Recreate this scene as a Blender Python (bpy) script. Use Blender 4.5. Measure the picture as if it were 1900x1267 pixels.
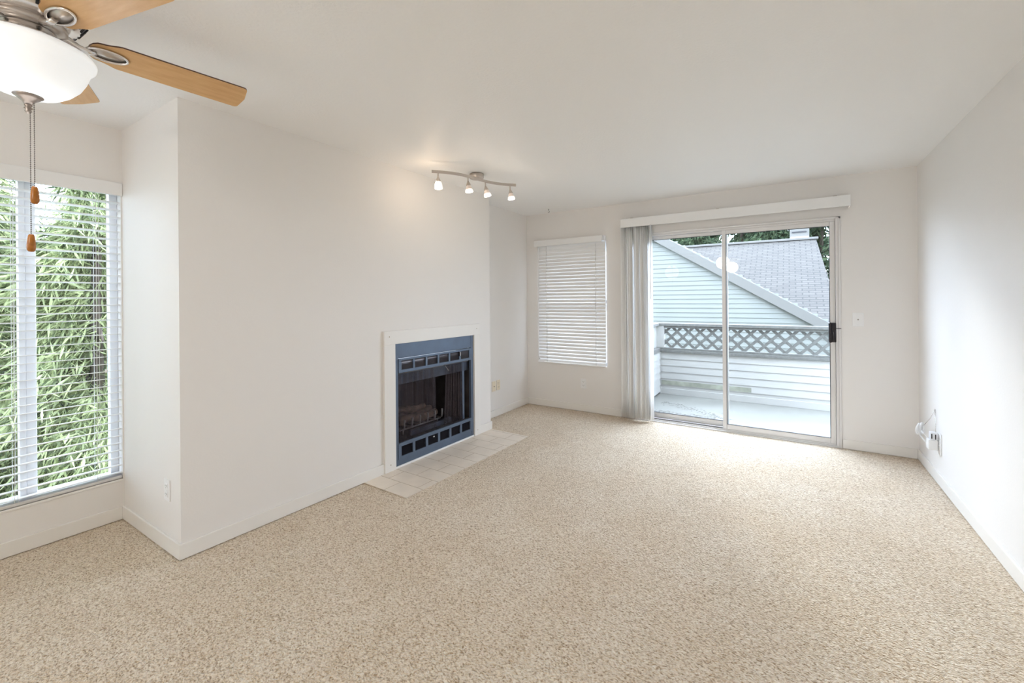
import bpy, bmesh, math, random
from mathutils import Vector, Matrix

for o in list(bpy.data.objects):
    bpy.data.objects.remove(o)
SC = bpy.context.scene
COL = SC.collection
PI = math.pi

# ------------------------------------------------------------------ camera
YAW, ROLL, CAM_H = 0.5694, 0.0082, 1.3594
cam_data = bpy.data.cameras.new('camera')
cam = bpy.data.objects.new('camera', cam_data)
COL.objects.link(cam)
cam_data.sensor_width = 36.0
cam_data.lens = 804.24 / 1900 * 36.0
cam_data.shift_y = -78.44 / 1900
cam_data.clip_start = 0.02
cam.matrix_world = (Matrix.Translation((0, 0, CAM_H)) @ Matrix.Rotation(YAW, 4, 'Z')
                    @ Matrix.Rotation(PI / 2, 4, 'X') @ Matrix.Rotation(-ROLL, 4, 'Z'))
SC.camera = cam

# ------------------------------------------------------------------ world, sun, exposure
SKY_STRENGTH = 8.0
SUN_STRENGTH = 1.6
world = bpy.data.worlds.new('overcast_sky')
SC.world = world
world.use_nodes = True
bg = world.node_tree.nodes['Background']
bg.inputs[0].default_value = (0.80, 0.90, 1.09, 1)
# overcast sky that is brighter around the veiled sun
wn, wl = world.node_tree.nodes, world.node_tree.links
w_tc = wn.new('ShaderNodeTexCoord')
w_dot = wn.new('ShaderNodeVectorMath')
w_dot.operation = 'DOT_PRODUCT'
w_dot.inputs[1].default_value = Vector((-0.40, 0.82, 0.52)).normalized()
w_max = wn.new('ShaderNodeMath')
w_max.operation = 'MAXIMUM'
w_max.inputs[1].default_value = 0.0
w_pow = wn.new('ShaderNodeMath')
w_pow.operation = 'POWER'
w_pow.inputs[1].default_value = 3.0
w_mad = wn.new('ShaderNodeMath')
w_mad.operation = 'MULTIPLY_ADD'
w_mad.inputs[1].default_value = SKY_STRENGTH * 1.15
w_mad.inputs[2].default_value = SKY_STRENGTH
wl.new(w_tc.outputs['Generated'], w_dot.inputs[0])
wl.new(w_dot.outputs['Value'], w_max.inputs[0])
wl.new(w_max.outputs[0], w_pow.inputs[0])
wl.new(w_pow.outputs[0], w_mad.inputs[0])
wl.new(w_mad.outputs[0], bg.inputs[1])
sun_data = bpy.data.lights.new('sun', 'SUN')
sun_data.energy = SUN_STRENGTH
sun_data.angle = math.radians(9)
sun_data.color = (1.0, 0.98, 0.96)
sun = bpy.data.objects.new('sun', sun_data)
COL.objects.link(sun)
sun.location = (-4, 12, 9)
sun.rotation_euler = Vector((0.45, -0.89, -0.414)).to_track_quat('-Z', 'Y').to_euler()

SC.view_settings.view_transform = 'Standard'
SC.view_settings.look = 'None'
SC.view_settings.exposure = 0.11
SC.view_settings.gamma = 1.0
SC.view_settings.use_curve_mapping = False
try:
    SC.cycles.use_denoising = True
    SC.cycles.max_bounces = 12
    SC.cycles.diffuse_bounces = 8
    SC.cycles.transparent_max_bounces = 24
    SC.cycles.sample_clamp_indirect = 6.0
    SC.cycles.caustics_reflective = False
    SC.cycles.caustics_refractive = False
except Exception:
    pass


def portal(loc, rot, sx, sy):
    d = bpy.data.lights.new('window_portal', 'AREA')
    d.shape = 'RECTANGLE'
    d.size, d.size_y = sx, sy
    d.cycles.is_portal = True
    o = bpy.data.objects.new('window_portal', d)
    COL.objects.link(o)
    o.location = loc
    o.rotation_euler = rot


# room dimensions
H = 2.44
XL, XR, XF, XF2, XB = -3.5356, 0.9016, -2.7088, -2.6415, -2.8762
YA, YB, YD, YN = 0.9778, 3.6955, 4.8573, -4.6
portal((XL - 0.2, 0.06, 1.17), (0, -PI / 2, 0), 1.86, 1.82)
portal((-0.53, YD + 0.2, 1.03), (-PI / 2, 0, 0), 1.84, 2.04)
portal((XL - 0.2, -2.6, 1.3), (0, -PI / 2, 0), 1.8, 2.0)


# ------------------------------------------------------------------ materials
def mat(name, color, rough=0.6, metal=0.0, spec=0.5, bump=0.0, bscale=200.0, var=0.0, vscale=5.0,
        emit=None, estr=0.0, sheen=0.0, trans=0.0):
    m = bpy.data.materials.new(name)
    m.use_nodes = True
    nt = m.node_tree
    N, L = nt.nodes, nt.links
    b = N['Principled BSDF']
    b.inputs['Base Color'].default_value = (*color, 1)
    b.inputs['Roughness'].default_value = rough
    b.inputs['Metallic'].default_value = metal
    b.inputs['Specular IOR Level'].default_value = spec
    if sheen:
        b.inputs['Sheen Weight'].default_value = sheen
    if trans:
        b.inputs['Transmission Weight'].default_value = trans
    tc = N.new('ShaderNodeTexCoord')
    if var:
        n = N.new('ShaderNodeTexNoise')
        n.inputs['Scale'].default_value = vscale
        n.inputs['Detail'].default_value = 4
        L.new(tc.outputs['Object'], n.inputs['Vector'])
        r = N.new('ShaderNodeValToRGB')
        r.color_ramp.elements[0].position = 0.3
        r.color_ramp.elements[1].position = 0.7
        r.color_ramp.elements[0].color = (*[c * (1 - var) for c in color], 1)
        r.color_ramp.elements[1].color = (*[min(1, c * (1 + var * 0.6)) for c in color], 1)
        L.new(n.outputs[0], r.inputs[0])
        L.new(r.outputs[0], b.inputs['Base Color'])
    if bump:
        n = N.new('ShaderNodeTexNoise')
        n.inputs['Scale'].default_value = bscale
        n.inputs['Detail'].default_value = 3
        L.new(tc.outputs['Object'], n.inputs['Vector'])
        bp = N.new('ShaderNodeBump')
        bp.inputs['Strength'].default_value = bump
        bp.inputs['Distance'].default_value = 0.004
        L.new(n.outputs[0], bp.inputs['Height'])
        L.new(bp.outputs[0], b.inputs['Normal'])
    if emit:
        b.inputs['Emission Color'].default_value = (*emit, 1)
        b.inputs['Emission Strength'].default_value = estr
    return m


M = {}
M['wall'] = mat('cream_wall_paint', (0.82, 0.798, 0.778), 0.55, bump=0.10, bscale=90, spec=0.35)
M['ceiling'] = mat('textured_ceiling_paint', (0.90, 0.90, 0.90), 0.5, bump=0.35, bscale=70, spec=0.4)
M['trim'] = mat('cream_trim_paint', (0.83, 0.81, 0.78), 0.35, spec=0.5)
M['white'] = mat('white_plastic', (0.85, 0.85, 0.85), 0.35)
M['slat'] = mat('white_blind_slat', (0.84, 0.84, 0.84), 0.4)
M['vinyl'] = mat('white_vinyl_frame', (0.78, 0.79, 0.82), 0.35)
M['alu'] = mat('pale_aluminium_frame', (0.72, 0.71, 0.71), 0.4, metal=0.35)
M['ivory'] = mat('ivory_plastic', (0.78, 0.70, 0.56), 0.4)
M['black'] = mat('black_plastic', (0.012, 0.010, 0.016), 0.35)
M['gasket'] = mat('dark_rubber_gasket', (0.03, 0.03, 0.035), 0.6)
M['nickel'] = mat('brushed_nickel', (0.55, 0.50, 0.46), 0.3, metal=1.0, bump=0.03, bscale=300)
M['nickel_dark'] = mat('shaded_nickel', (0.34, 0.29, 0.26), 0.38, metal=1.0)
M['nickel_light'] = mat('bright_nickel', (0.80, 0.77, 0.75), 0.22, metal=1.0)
M['steel'] = mat('blue_grey_enamelled_steel', (0.10, 0.135, 0.195), 0.42, metal=0.3, var=0.12, vscale=6)
M['steel_dark'] = mat('sooty_steel', (0.030, 0.034, 0.055), 0.5, metal=0.2, var=0.4, vscale=14)
M['firebrick'] = mat('sooty_firebox_liner', (0.030, 0.024, 0.026), 0.85, var=0.7, vscale=9, bump=0.4, bscale=40)
M['log'] = mat('charred_log', (0.13, 0.085, 0.065), 0.9, var=0.6, vscale=18, bump=0.8, bscale=50)
M['iron'] = mat('cast_iron', (0.22, 0.21, 0.22), 0.5, metal=0.5)
M['chain'] = mat('dark_bead_chain', (0.16, 0.14, 0.13), 0.35, metal=0.9)
M['fob'] = mat('amber_wood_fob', (0.42, 0.15, 0.018), 0.25, var=0.25, vscale=60)
M['screw'] = mat('brass_screw', (0.35, 0.28, 0.2), 0.4, metal=0.8)
M['siding'] = mat('white_lap_siding', (0.42, 0.41, 0.39), 0.6, var=0.05, vscale=3)
M['siding_house'] = mat('pale_blue_lap_siding', (0.215, 0.225, 0.21), 0.6, var=0.04, vscale=2)
M['rake'] = mat('pale_fascia_paint', (0.155, 0.15, 0.14), 0.6)
M['deck'] = mat('painted_deck', (0.215, 0.212, 0.192), 0.5, var=0.12, vscale=2.5)
M['greywood'] = mat('weathered_grey_wood', (0.145, 0.145, 0.135), 0.8, var=0.2, vscale=30)
M['bark'] = mat('tree_bark', (0.10, 0.075, 0.06), 0.9, var=0.3, vscale=20)
M['ground'] = mat('lawn_ground', (0.05, 0.07, 0.035), 0.9, var=0.3, vscale=1)


def leaf_mat(name, c1, c2):
    m = bpy.data.materials.new(name)
    m.use_nodes = True
    nt = m.node_tree
    N, L = nt.nodes, nt.links
    N.remove(N['Principled BSDF'])
    out = N['Material Output']
    g = N.new('ShaderNodeNewGeometry')
    r = N.new('ShaderNodeValToRGB')
    r.color_ramp.elements[0].color = (*c1, 1)
    r.color_ramp.elements[1].color = (*c2, 1)
    L.new(g.outputs['Random Per Island'], r.inputs[0])
    d = N.new('ShaderNodeBsdfDiffuse')
    t = N.new('ShaderNodeBsdfTranslucent')
    mx = N.new('ShaderNodeMixShader')
    mx.inputs[0].default_value = 0.45
    L.new(r.outputs[0], d.inputs[0])
    L.new(r.outputs[0], t.inputs[0])
    L.new(d.outputs[0], mx.inputs[1])
    L.new(t.outputs[0], mx.inputs[2])
    L.new(mx.outputs[0], out.inputs[0])
    return m


M['leaf'] = leaf_mat('light_green_foliage', (0.05, 0.075, 0.032), (0.80, 0.86, 0.50))
M['leaf_far'] = leaf_mat('dark_green_foliage', (0.022, 0.042, 0.028), (0.13, 0.18, 0.10))


def glass_mat(name, tint, refl=1.0):
    m = bpy.data.materials.new(name)
    m.use_nodes = True
    nt = m.node_tree
    N, L = nt.nodes, nt.links
    N.remove(N['Principled BSDF'])
    out = N['Material Output']
    tr = N.new('ShaderNodeBsdfTransparent')
    tr.inputs[0].default_value = (*tint, 1)
    gl = N.new('ShaderNodeBsdfGlossy')
    gl.inputs['Roughness'].default_value = 0.0
    fr = N.new('ShaderNodeFresnel')
    fr.inputs[0].default_value = 1.5
    ml = N.new('ShaderNodeMath')
    ml.operation = 'MULTIPLY'
    ml.inputs[1].default_value = refl
    L.new(fr.outputs[0], ml.inputs[0])
    ge = N.new('ShaderNodeNewGeometry')      # the exit face of the pane adds no total reflection
    fb_ = N.new('ShaderNodeMath')
    fb_.operation = 'SUBTRACT'
    fb_.inputs[0].default_value = 1.0
    L.new(ge.outputs['Backfacing'], fb_.inputs[1])
    m2 = N.new('ShaderNodeMath')
    m2.operation = 'MULTIPLY'
    L.new(ml.outputs[0], m2.inputs[0])
    L.new(fb_.outputs[0], m2.inputs[1])
    mx = N.new('ShaderNodeMixShader')
    L.new(m2.outputs[0], mx.inputs[0])
    L.new(tr.outputs[0], mx.inputs[1])
    L.new(gl.outputs[0], mx.inputs[2])
    L.new(mx.outputs[0], out.inputs[0])
    return m


M['glass'] = glass_mat('window_glass', (0.95, 0.98, 0.98))


def carpet_mat():
    m = bpy.data.materials.new('beige_textured_carpet')
    m.use_nodes = True
    nt = m.node_tree
    N, L = nt.nodes, nt.links
    b = N['Principled BSDF']
    b.inputs['Roughness'].default_value = 0.95
    b.inputs['Specular IOR Level'].default_value = 0.1
    b.inputs['Sheen Weight'].default_value = 0.35
    b.inputs['Sheen Roughness'].default_value = 0.4
    tc = N.new('ShaderNodeTexCoord')
    # distort the lookup so the tufts are irregular and slightly stretched
    nd = N.new('ShaderNodeTexNoise')
    nd.inputs['Scale'].default_value = 45
    nd.inputs['Detail'].default_value = 2
    L.new(tc.outputs['Object'], nd.inputs['Vector'])
    mxv = N.new('ShaderNodeVectorMath')
    mxv.operation = 'MULTIPLY_ADD'
    mxv.inputs[1].default_value = (0.018, 0.018, 0.0)
    L.new(nd.outputs['Color'], mxv.inputs[0])
    L.new(tc.outputs['Object'], mxv.inputs[2])
    mp = N.new('ShaderNodeMapping')
    mp.inputs['Rotation'].default_value = (0, 0, 0.5)
    mp.inputs['Scale'].default_value = (1.0, 1.5, 1.0)
    L.new(mxv.outputs[0], mp.inputs[0])
    vo = N.new('ShaderNodeTexVoronoi')
    vo.inputs['Scale'].default_value = 95
    L.new(mp.outputs[0], vo.inputs['Vector'])
    nz = N.new('ShaderNodeTexNoise')
    nz.inputs['Scale'].default_value = 105
    nz.inputs['Detail'].default_value = 3
    L.new(mp.outputs[0], nz.inputs['Vector'])
    big = N.new('ShaderNodeTexNoise')
    big.inputs['Scale'].default_value = 3.0
    big.inputs['Detail'].default_value = 3
    L.new(tc.outputs['Object'], big.inputs['Vector'])
    r1 = N.new('ShaderNodeValToRGB')
    e = r1.color_ramp.elements
    e[0].position, e[0].color = 0.30, (0.35, 0.235, 0.135, 1)
    e[1].position, e[1].color = 0.62, (0.93, 0.825, 0.69, 1)
    k = e.new(0.44)
    k.color = (0.72, 0.575, 0.415, 1)
    L.new(nz.outputs[0], r1.inputs[0])
    r2 = N.new('ShaderNodeValToRGB')
    e = r2.color_ramp.elements
    e[0].position, e[0].color = 0.35, (0.94, 0.91, 0.87, 1)
    e[1].position, e[1].color = 0.65, (1, 1, 1, 1)
    L.new(big.outputs[0], r2.inputs[0])
    mc = N.new('ShaderNodeMix')
    mc.data_type = 'RGBA'
    mc.blend_type = 'MULTIPLY'
    mc.inputs[0].default_value = 1.0
    L.new(r1.outputs[0], mc.inputs[6])
    L.new(r2.outputs[0], mc.inputs[7])
    L.new(mc.outputs[2], b.inputs['Base Color'])
    inv = N.new('ShaderNodeMath')
    inv.operation = 'SUBTRACT'
    inv.inputs[0].default_value = 1.0
    L.new(vo.outputs['Distance'], inv.inputs[1])
    ad = N.new('ShaderNodeMath')
    ad.operation = 'ADD'
    L.new(inv.outputs[0], ad.inputs[0])
    L.new(nz.outputs[0], ad.inputs[1])
    bp = N.new('ShaderNodeBump')
    bp.inputs['Strength'].default_value = 0.9
    bp.inputs['Distance'].default_value = 0.010
    L.new(ad.outputs[0], bp.inputs['Height'])
    L.new(bp.outputs[0], b.inputs['Normal'])
    return m


M['carpet'] = carpet_mat()
M['tile'] = mat('beige_ceramic_tile', (0.79, 0.70, 0.60), 0.4, var=0.08, vscale=7)
M['grout'] = mat('brown_grout', (0.40, 0.30, 0.21), 0.9)


def wood_mat(name, c1, c2):
    m = mat(name, c1, 0.32)
    nt = m.node_tree
    N, L = nt.nodes, nt.links
    tc = N.new('ShaderNodeTexCoord')
    mp = N.new('ShaderNodeMapping')
    mp.inputs['Scale'].default_value = (2.0, 2.0, 40.0)
    n = N.new('ShaderNodeTexNoise')
    n.inputs['Scale'].default_value = 6
    n.inputs['Detail'].default_value = 5
    r = N.new('ShaderNodeValToRGB')
    r.color_ramp.elements[0].position = 0.3
    r.color_ramp.elements[1].position = 0.75
    r.color_ramp.elements[0].color = (*c1, 1)
    r.color_ramp.elements[1].color = (*c2, 1)
    L.new(tc.outputs['Object'], mp.inputs[0])
    L.new(mp.outputs[0], n.inputs['Vector'])
    L.new(n.outputs[0], r.inputs[0])
    L.new(r.outputs[0], N['Principled BSDF'].inputs['Base Color'])
    return m


M['maple'] = wood_mat('maple_blade_veneer', (0.60, 0.34, 0.14), (0.70, 0.44, 0.20))
M['blade_edge'] = mat('dark_walnut_blade_edge', (0.09, 0.035, 0.02), 0.4)


def shingle_mat():
    m = mat('grey_asphalt_shingles', (0.45, 0.46, 0.47), 0.9)
    nt = m.node_tree
    N, L = nt.nodes, nt.links
    tc = N.new('ShaderNodeTexCoord')
    br = N.new('ShaderNodeTexBrick')
    br.inputs['Scale'].default_value = 1.0
    br.inputs['Brick Width'].default_value = 0.24
    br.inputs['Row Height'].default_value = 0.095
    br.inputs['Mortar Size'].default_value = 0.012
    br.inputs['Color1'].default_value = (0.092, 0.085, 0.078, 1)
    br.inputs['Color2'].default_value = (0.072, 0.067, 0.062, 1)
    br.inputs['Mortar'].default_value = (0.040, 0.038, 0.037, 1)
    L.new(tc.outputs['Object'], br.inputs['Vector'])
    L.new(br.outputs[0], N['Principled BSDF'].inputs['Base Color'])
    return m


M['shingle'] = shingle_mat()


def mesh_curtain_mat():
    m = bpy.data.materials.new('woven_steel_spark_mesh')
    m.use_nodes = True
    nt = m.node_tree
    N, L = nt.nodes, nt.links
    b = N['Principled BSDF']
    b.inputs['Base Color'].default_value = (0.075, 0.062, 0.078, 1)
    b.inputs['Metallic'].default_value = 0.5
    b.inputs['Roughness'].default_value = 0.4
    tc = N.new('ShaderNodeTexCoord')
    w = N.new('ShaderNodeTexNoise')
    w.inputs['Scale'].default_value = 300
    L.new(tc.outputs['Object'], w.inputs['Vector'])
    r = N.new('ShaderNodeValToRGB')
    r.color_ramp.elements[0].position = 0.45
    r.color_ramp.elements[1].position = 0.55
    r.color_ramp.elements[0].color = (0.10, 0.10, 0.10, 1)
    r.color_ramp.elements[1].color = (0.62, 0.62, 0.62, 1)
    L.new(w.outputs[0], r.inputs[0])
    L.new(r.outputs[0], b.inputs['Alpha'])
    return m


M['spark'] = mesh_curtain_mat()


def lamp_glass(name, col, strength):
    m = mat(name, (0.9, 0.92, 0.94), 0.35, emit=col, estr=strength)
    return m


M['bowl'] = lamp_glass('lit_alabaster_glass', (0.93, 0.97, 1.0), 0.36)
M['dome'] = mat('amber_fill_lamp_glass', (0.20, 0.17, 0.13), 0.35, emit=(1.0, 0.80, 0.58), estr=0.9)
M['shade_lit'] = lamp_glass('lit_frosted_glass', (1.0, 0.90, 0.76), 0.95)
M['shade_top'] = mat('frosted_glass', (0.80, 0.70, 0.64), 0.3, emit=(1.0, 0.80, 0.66), estr=0.06)
M['bulb'] = mat('glowing_bulb', (1, 1, 1), 0.3, emit=(1.0, 0.94, 0.85), estr=12)


# ------------------------------------------------------------------ helpers
def tag(o, label=None, cat=None, group=None, kind=None):
    if label: o['label'] = label
    if cat: o['category'] = cat
    if group: o['group'] = group
    if kind: o['kind'] = kind
    return o


def empty(name, loc, label=None, cat=None, group=None, kind=None):
    o = bpy.data.objects.new(name, None)
    COL.objects.link(o)
    o.location = loc
    o.empty_display_size = 0.1
    return tag(o, label, cat, group, kind)


class MB:
    """collects shapes (world coordinates, optionally through a matrix) into one mesh"""
    def __init__(self, mx=None):
        self.bm = bmesh.new()
        self.mx = mx or Matrix.Identity(4)

    def v(self, p):
        return self.bm.verts.new(self.mx @ Vector(p))

    def box(self, x0, x1, y0, y1, z0, z1, bev=0.0, mx=None):
        t = bmesh.new()
        bmesh.ops.create_cube(t, size=1)
        for v in t.verts:
            v.co = Vector(((x0 + x1) / 2 + v.co.x * (x1 - x0), (y0 + y1) / 2 + v.co.y * (y1 - y0),
                           (z0 + z1) / 2 + v.co.z * (z1 - z0)))
        if bev > 0:
            bmesh.ops.bevel(t, geom=list(t.edges), offset=bev, segments=2, affect='EDGES', profile=0.5)
        self.merge(t, mx)
        return self

    def merge(self, t, mx=None):
        m = self.mx @ mx if mx else self.mx
        vm = {}
        for v in t.verts:
            vm[v] = self.bm.verts.new(m @ v.co)
        for f in t.faces:
            try:
                nf = self.bm.faces.new([vm[v] for v in f.verts])
                nf.smooth = f.smooth
            except ValueError:
                pass
        t.free()

    def face(self, pts, smooth=False):
        f = self.bm.faces.new([self.v(p) for p in pts])
        f.smooth = smooth
        return self

    def prism(self, poly, d, axis='z', a=0.0, bev=0.0):
        """poly: 2D outline; extruded from a to a+d along the axis"""
        def P3(p, t):
            if axis == 'z': return (p[0], p[1], t)
            if axis == 'y': return (p[0], t, p[1])
            return (t, p[0], p[1])
        t = bmesh.new()
        lo = [t.verts.new(P3(p, a)) for p in poly]
        hi = [t.verts.new(P3(p, a + d)) for p in poly]
        n = len(poly)
        t.faces.new(lo[::-1])
        t.faces.new(hi)
        for i in range(n):
            t.faces.new([lo[i], lo[(i + 1) % n], hi[(i + 1) % n], hi[i]])
        bmesh.ops.recalc_face_normals(t, faces=t.faces)
        if bev > 0:
            bmesh.ops.bevel(t, geom=list(t.edges), offset=bev, segments=2, affect='EDGES', profile=0.5)
        self.merge(t)
        return self

    def lathe(self, prof, c, n=32, axis='z', mx=None, cap=True):
        """prof: [(r, h)...] revolved about an axis through c"""
        t = bmesh.new()
        rings = []
        for r, h in prof:
            ring = []
            for i in range(n):
                a = 2 * PI * i / n
                x, y = r * math.cos(a), r * math.sin(a)
                p = {'z': (x, y, h), 'y': (x, h, y), 'x': (h, x, y)}[axis]
                ring.append(t.verts.new(p))
            rings.append(ring)
        for a_, b_ in zip(rings, rings[1:]):
            for i in range(n):
                f = t.faces.new([a_[i], a_[(i + 1) % n], b_[(i + 1) % n], b_[i]])
                f.smooth = True
        if cap:
            if prof[0][0] > 1e-5: t.faces.new(rings[0][::-1])
            if prof[-1][0] > 1e-5: t.faces.new(rings[-1])
        bmesh.ops.recalc_face_normals(t, faces=t.faces)
        self.merge(t, Matrix.Translation(c) @ (mx or Matrix.Identity(4)))
        return self

    def tube(self, pts, r, n=8, closed=False):
        pts = [Vector(p) for p in pts]
        m = len(pts)
        rr = r if isinstance(r, (list, tuple)) else [r] * m
        t = bmesh.new()
        rings = []
        up = None
        for i, p in enumerate(pts):
            a = pts[i - 1] if (i > 0 or closed) else p
            b = pts[(i + 1) % m] if (i < m - 1 or closed) else p
            d = (b - a).normalized()
            if up is None:
                up = Vector((0, 0, 1)) if abs(d.z) < 0.9 else Vector((1, 0, 0))
            s = d.cross(up).normalized()
            up = s.cross(d).normalized()
            rings.append([t.verts.new(p + (s * math.cos(2 * PI * k / n) + up * math.sin(2 * PI * k / n)) * rr[i])
                          for k in range(n)])
        seq = list(zip(rings, rings[1:])) + ([(rings[-1], rings[0])] if closed else [])
        for a_, b_ in seq:
            for k in range(n):
                f = t.faces.new([a_[k], a_[(k + 1) % n], b_[(k + 1) % n], b_[k]])
                f.smooth = True
        if not closed:
            t.faces.new(rings[0][::-1])
            t.faces.new(rings[-1])
        bmesh.ops.recalc_face_normals(t, faces=t.faces)
        self.merge(t)
        return self

    def ball(self, c, r, seg=10, scale=(1, 1, 1)):
        t = bmesh.new()
        bmesh.ops.create_uvsphere(t, u_segments=seg, v_segments=max(4, seg // 2 + 1), radius=r)
        for v in t.verts:
            v.co = Vector((v.co.x * scale[0], v.co.y * scale[1], v.co.z * scale[2])) + Vector(c)
        for f in t.faces: f.smooth = True
        self.merge(t)
        return self

    def build(self, name, m, parent=None):
        me = bpy.data.meshes.new(name)
        bm = self.bm
        base = Vector((0, 0, 0))
        if parent is not None:
            p = parent
            while p is not None:
                base += p.location
                p = p.parent
        else:
            if len(bm.verts):
                xs = [v.co for v in bm.verts]
                base = Vector((sum(v.x for v in xs) / len(xs), sum(v.y for v in xs) / len(xs), min(v.z for v in xs)))
        off = base
        for v in bm.verts:
            v.co -= off
        bm.to_mesh(me)
        bm.free()
        ms = m if isinstance(m, (list, tuple)) else [m]
        for k in ms:
            me.materials.append(M[k] if isinstance(k, str) else k)
        o = bpy.data.objects.new(name, me)
        COL.objects.link(o)
        if parent is not None:
            o.parent = parent
        else:
            o.location = base
        return o


def struct(name, mb, m, parent=None):
    o = mb.build(name, m, parent)
    if parent is None:
        o['kind'] = 'structure'
    return o


# local frame of the fireplace wall: X along the wall, Y = out into the room, Z up
Lf = math.hypot(YB - YA, XF2 - XF)
tx, ty = (XF2 - XF) / Lf, (YB - YA) / Lf
MF = Matrix(((tx, ty, 0, XF), (ty, -tx, 0, YA), (0, 0, 1, 0), (0, 0, 0, 1)))


def wall_with_hole(mb, axis, t0, t1, u0, u1, z0, z1, hu0, hu1, hz0, hz1):
    def bx(ua, ub, za, zb):
        if ub - ua < 1e-5 or zb - za < 1e-5: return
        if axis == 'x': mb.box(t0, t1, ua, ub, za, zb)
        else: mb.box(ua, ub, t0, t1, za, zb)
    bx(u0, hu0, z0, z1)
    bx(hu1, u1, z0, z1)
    bx(hu0, hu1, z0, hz0)
    bx(hu0, hu1, hz1, z1)


# ------------------------------------------------------------------ room shell
T = 0.16
W1 = (-0.86, 0.972, 0.243, 2.10)       # window_1 on the left wall: y0,y1,z0,z1
W2 = (-2.70, -1.80, 0.553, 2.085)      # window_2 on the back wall: x0,x1,z0,z1
D1 = (-1.47, 0.372, -0.02, 2.065)      # sliding door
W3 = (-3.6, -1.6, 0.4, 2.2)            # unseen window added to the left wall behind the camera for daylight

f = MB()
# carpet floor as an L with the hearth left out is not needed: the hearth is laid on top of the subfloor
f.box(XL - T, XR + T, YN - T, YD, -0.12, 0.0)
struct('floor', f, 'carpet')
c = MB().box(XL - T, XR + T, YN - T, YD + T, H, H + 0.12)
struct('ceiling', c, 'ceiling')
w = MB()
wall_with_hole(w, 'x', XL - T, XL, -1.2, YA + 0.02, 0, H, *W1)
wall_with_hole(w, 'x', XL - T, XL, YN - T, -1.2, 0, H, *W3)
struct('wall_left', w, 'wall')
w = MB()
wall_with_hole(w, 'y', YD, YD + T, XB - T, D1[0] + 0.0, 0, H, *W2)
w.box(D1[0], D1[1], YD, YD + T, D1[3], H)
w.box(D1[1], XR + T, YD, YD + T, 0, H)
struct('wall_back', w, 'wall')
struct('wall_right', MB().box(XR, XR + T, YN - T, YD, 0, H), 'wall')
struct('wall_front', MB().box(XL, XR, YN - T, YN, 0, H), 'wall')
struct('wall_recess', MB().box(XB - T, XB, YB - 0.1, YD, 0, H), 'wall')
w = MB()
w.prism([(XL - T, YA), (XF, YA), (XF - 0.001, YA + 0.12), (XL - T, YA + 0.12)], H)
struct('wall_chimney_side', w, 'wall')
w = MB(MF)
wall_with_hole(w, 'y', -0.12, 0.0, 0.0, Lf, 0, H, 1.43, 2.43, 0.0, 1.012)
# small return face at the far end of the chimney wall
w.box(Lf - 0.10, Lf, -0.35, -0.12, 0, H)
struct('wall_fireplace', w, 'wall')

BH, BT = 0.085, 0.012


def base(name, mb):
    struct(name, mb, 'trim')


def bprof(x0, x1, y0, y1, mx=None):
    return MB(mx).box(x0, x1, y0, y1, 0.004, BH, bev=0.003)


base('baseboard_left', bprof(XL, XL + BT, YN, YA - BT))
base('baseboard_chimney_side', bprof(XL, XF + BT, YA - BT, YA))
base('baseboard_fireplace_near', bprof(-BT, 1.329, 0.0, BT, MF))
base('baseboard_fireplace_far', bprof(2.515, Lf + BT, 0.0, BT, MF))
base('baseboard_recess', bprof(XB, XB + BT, YB, YD - BT))
base('baseboard_back_left', bprof(XB, D1[0] - 0.01, YD - BT, YD))
base('baseboard_back_right', bprof(0.392, XR - BT, YD - BT, YD))
base('baseboard_right', bprof(XR - BT, XR, YN, YD))

# ------------------------------------------------------------------ window_1 (left), its frame and blind
w1 = empty('window_1', (XL - 0.09, 0.06, 0.243), kind='structure')
fr = MB()
x0, x1 = XL - 0.12, XL - 0.07
y0, y1, z0, z1 = W1
FW = 0.04
fr.box(x0, x1, y0, y1, z0, z0 + FW, 0.004).box(x0, x1, y0, y1, z1 - FW, z1, 0.004)
fr.box(x0, x1, y1 - FW, y1, z0, z1, 0.004).box(x0, x1, y0, y0 + FW, z0, z1, 0.004)
fr.box(x0, x1, 0.574, 0.617, z0, z1, 0.004).box(x0, x1, -0.50, -0.457, z0, z1, 0.004)
fr.box(x0 + 0.01, x1 + 0.008, 0.548, 0.574, z0 + FW, z1 - FW, 0.003)
fr.build('window_frame', 'vinyl', w1)
MB().box(XL - 0.101, XL - 0.097, y0 + 0.02, y1 - 0.02, z0 + 0.02, z1 - 0.02).build('window_pane', 'glass', w1)
MB().box(XL - 0.07, XL + 0.006, y0, y1, z0 - 0.002, z0 + 0.012, 0.003).build('window_sill', 'trim', w1)

bl = empty('window_blind', (XL, 0.06, 2.06),
           'open white horizontal slat blind over the tall window at the left', 'blind')
BX = XL - 0.030
by0, by1 = W1[0] + 0.006, W1[1] - 0.004
s = MB()
zt, zb = 1.985, 0.292
nsl = 38
pitch = (zt - zb) / (nsl - 1)
for i in range(nsl):
    z = zb + i * pitch
    hw, th = 0.0245, 0.0014
    tilt = 0.10
    pts = []
    for k in range(5):
        u = -1 + k * 0.5
        pts.append((BX + u * hw, z + u * hw * tilt - 0.002 * (u * u)))
    for k in range(4):
        (xa, za), (xb, zb_) = pts[k], pts[k + 1]
        s.face([(xa, by0, za + th), (xb, by0, zb_ + th), (xb, by1, zb_ + th), (xa, by1, za + th)], True)
        s.face([(xa, by1, za - th), (xb, by1, zb_ - th), (xb, by0, zb_ - th), (xa, by0, za - th)], True)
    for (xa, za), sgn in ((pts[0], 1), (pts[-1], -1)):
        q = [(xa, by0, za - th), (xa, by0, za + th), (xa, by1, za + th), (xa, by1, za - th)]
        s.face(q if sgn > 0 else q[::-1])
s.build('slats', 'slat', bl)
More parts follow.
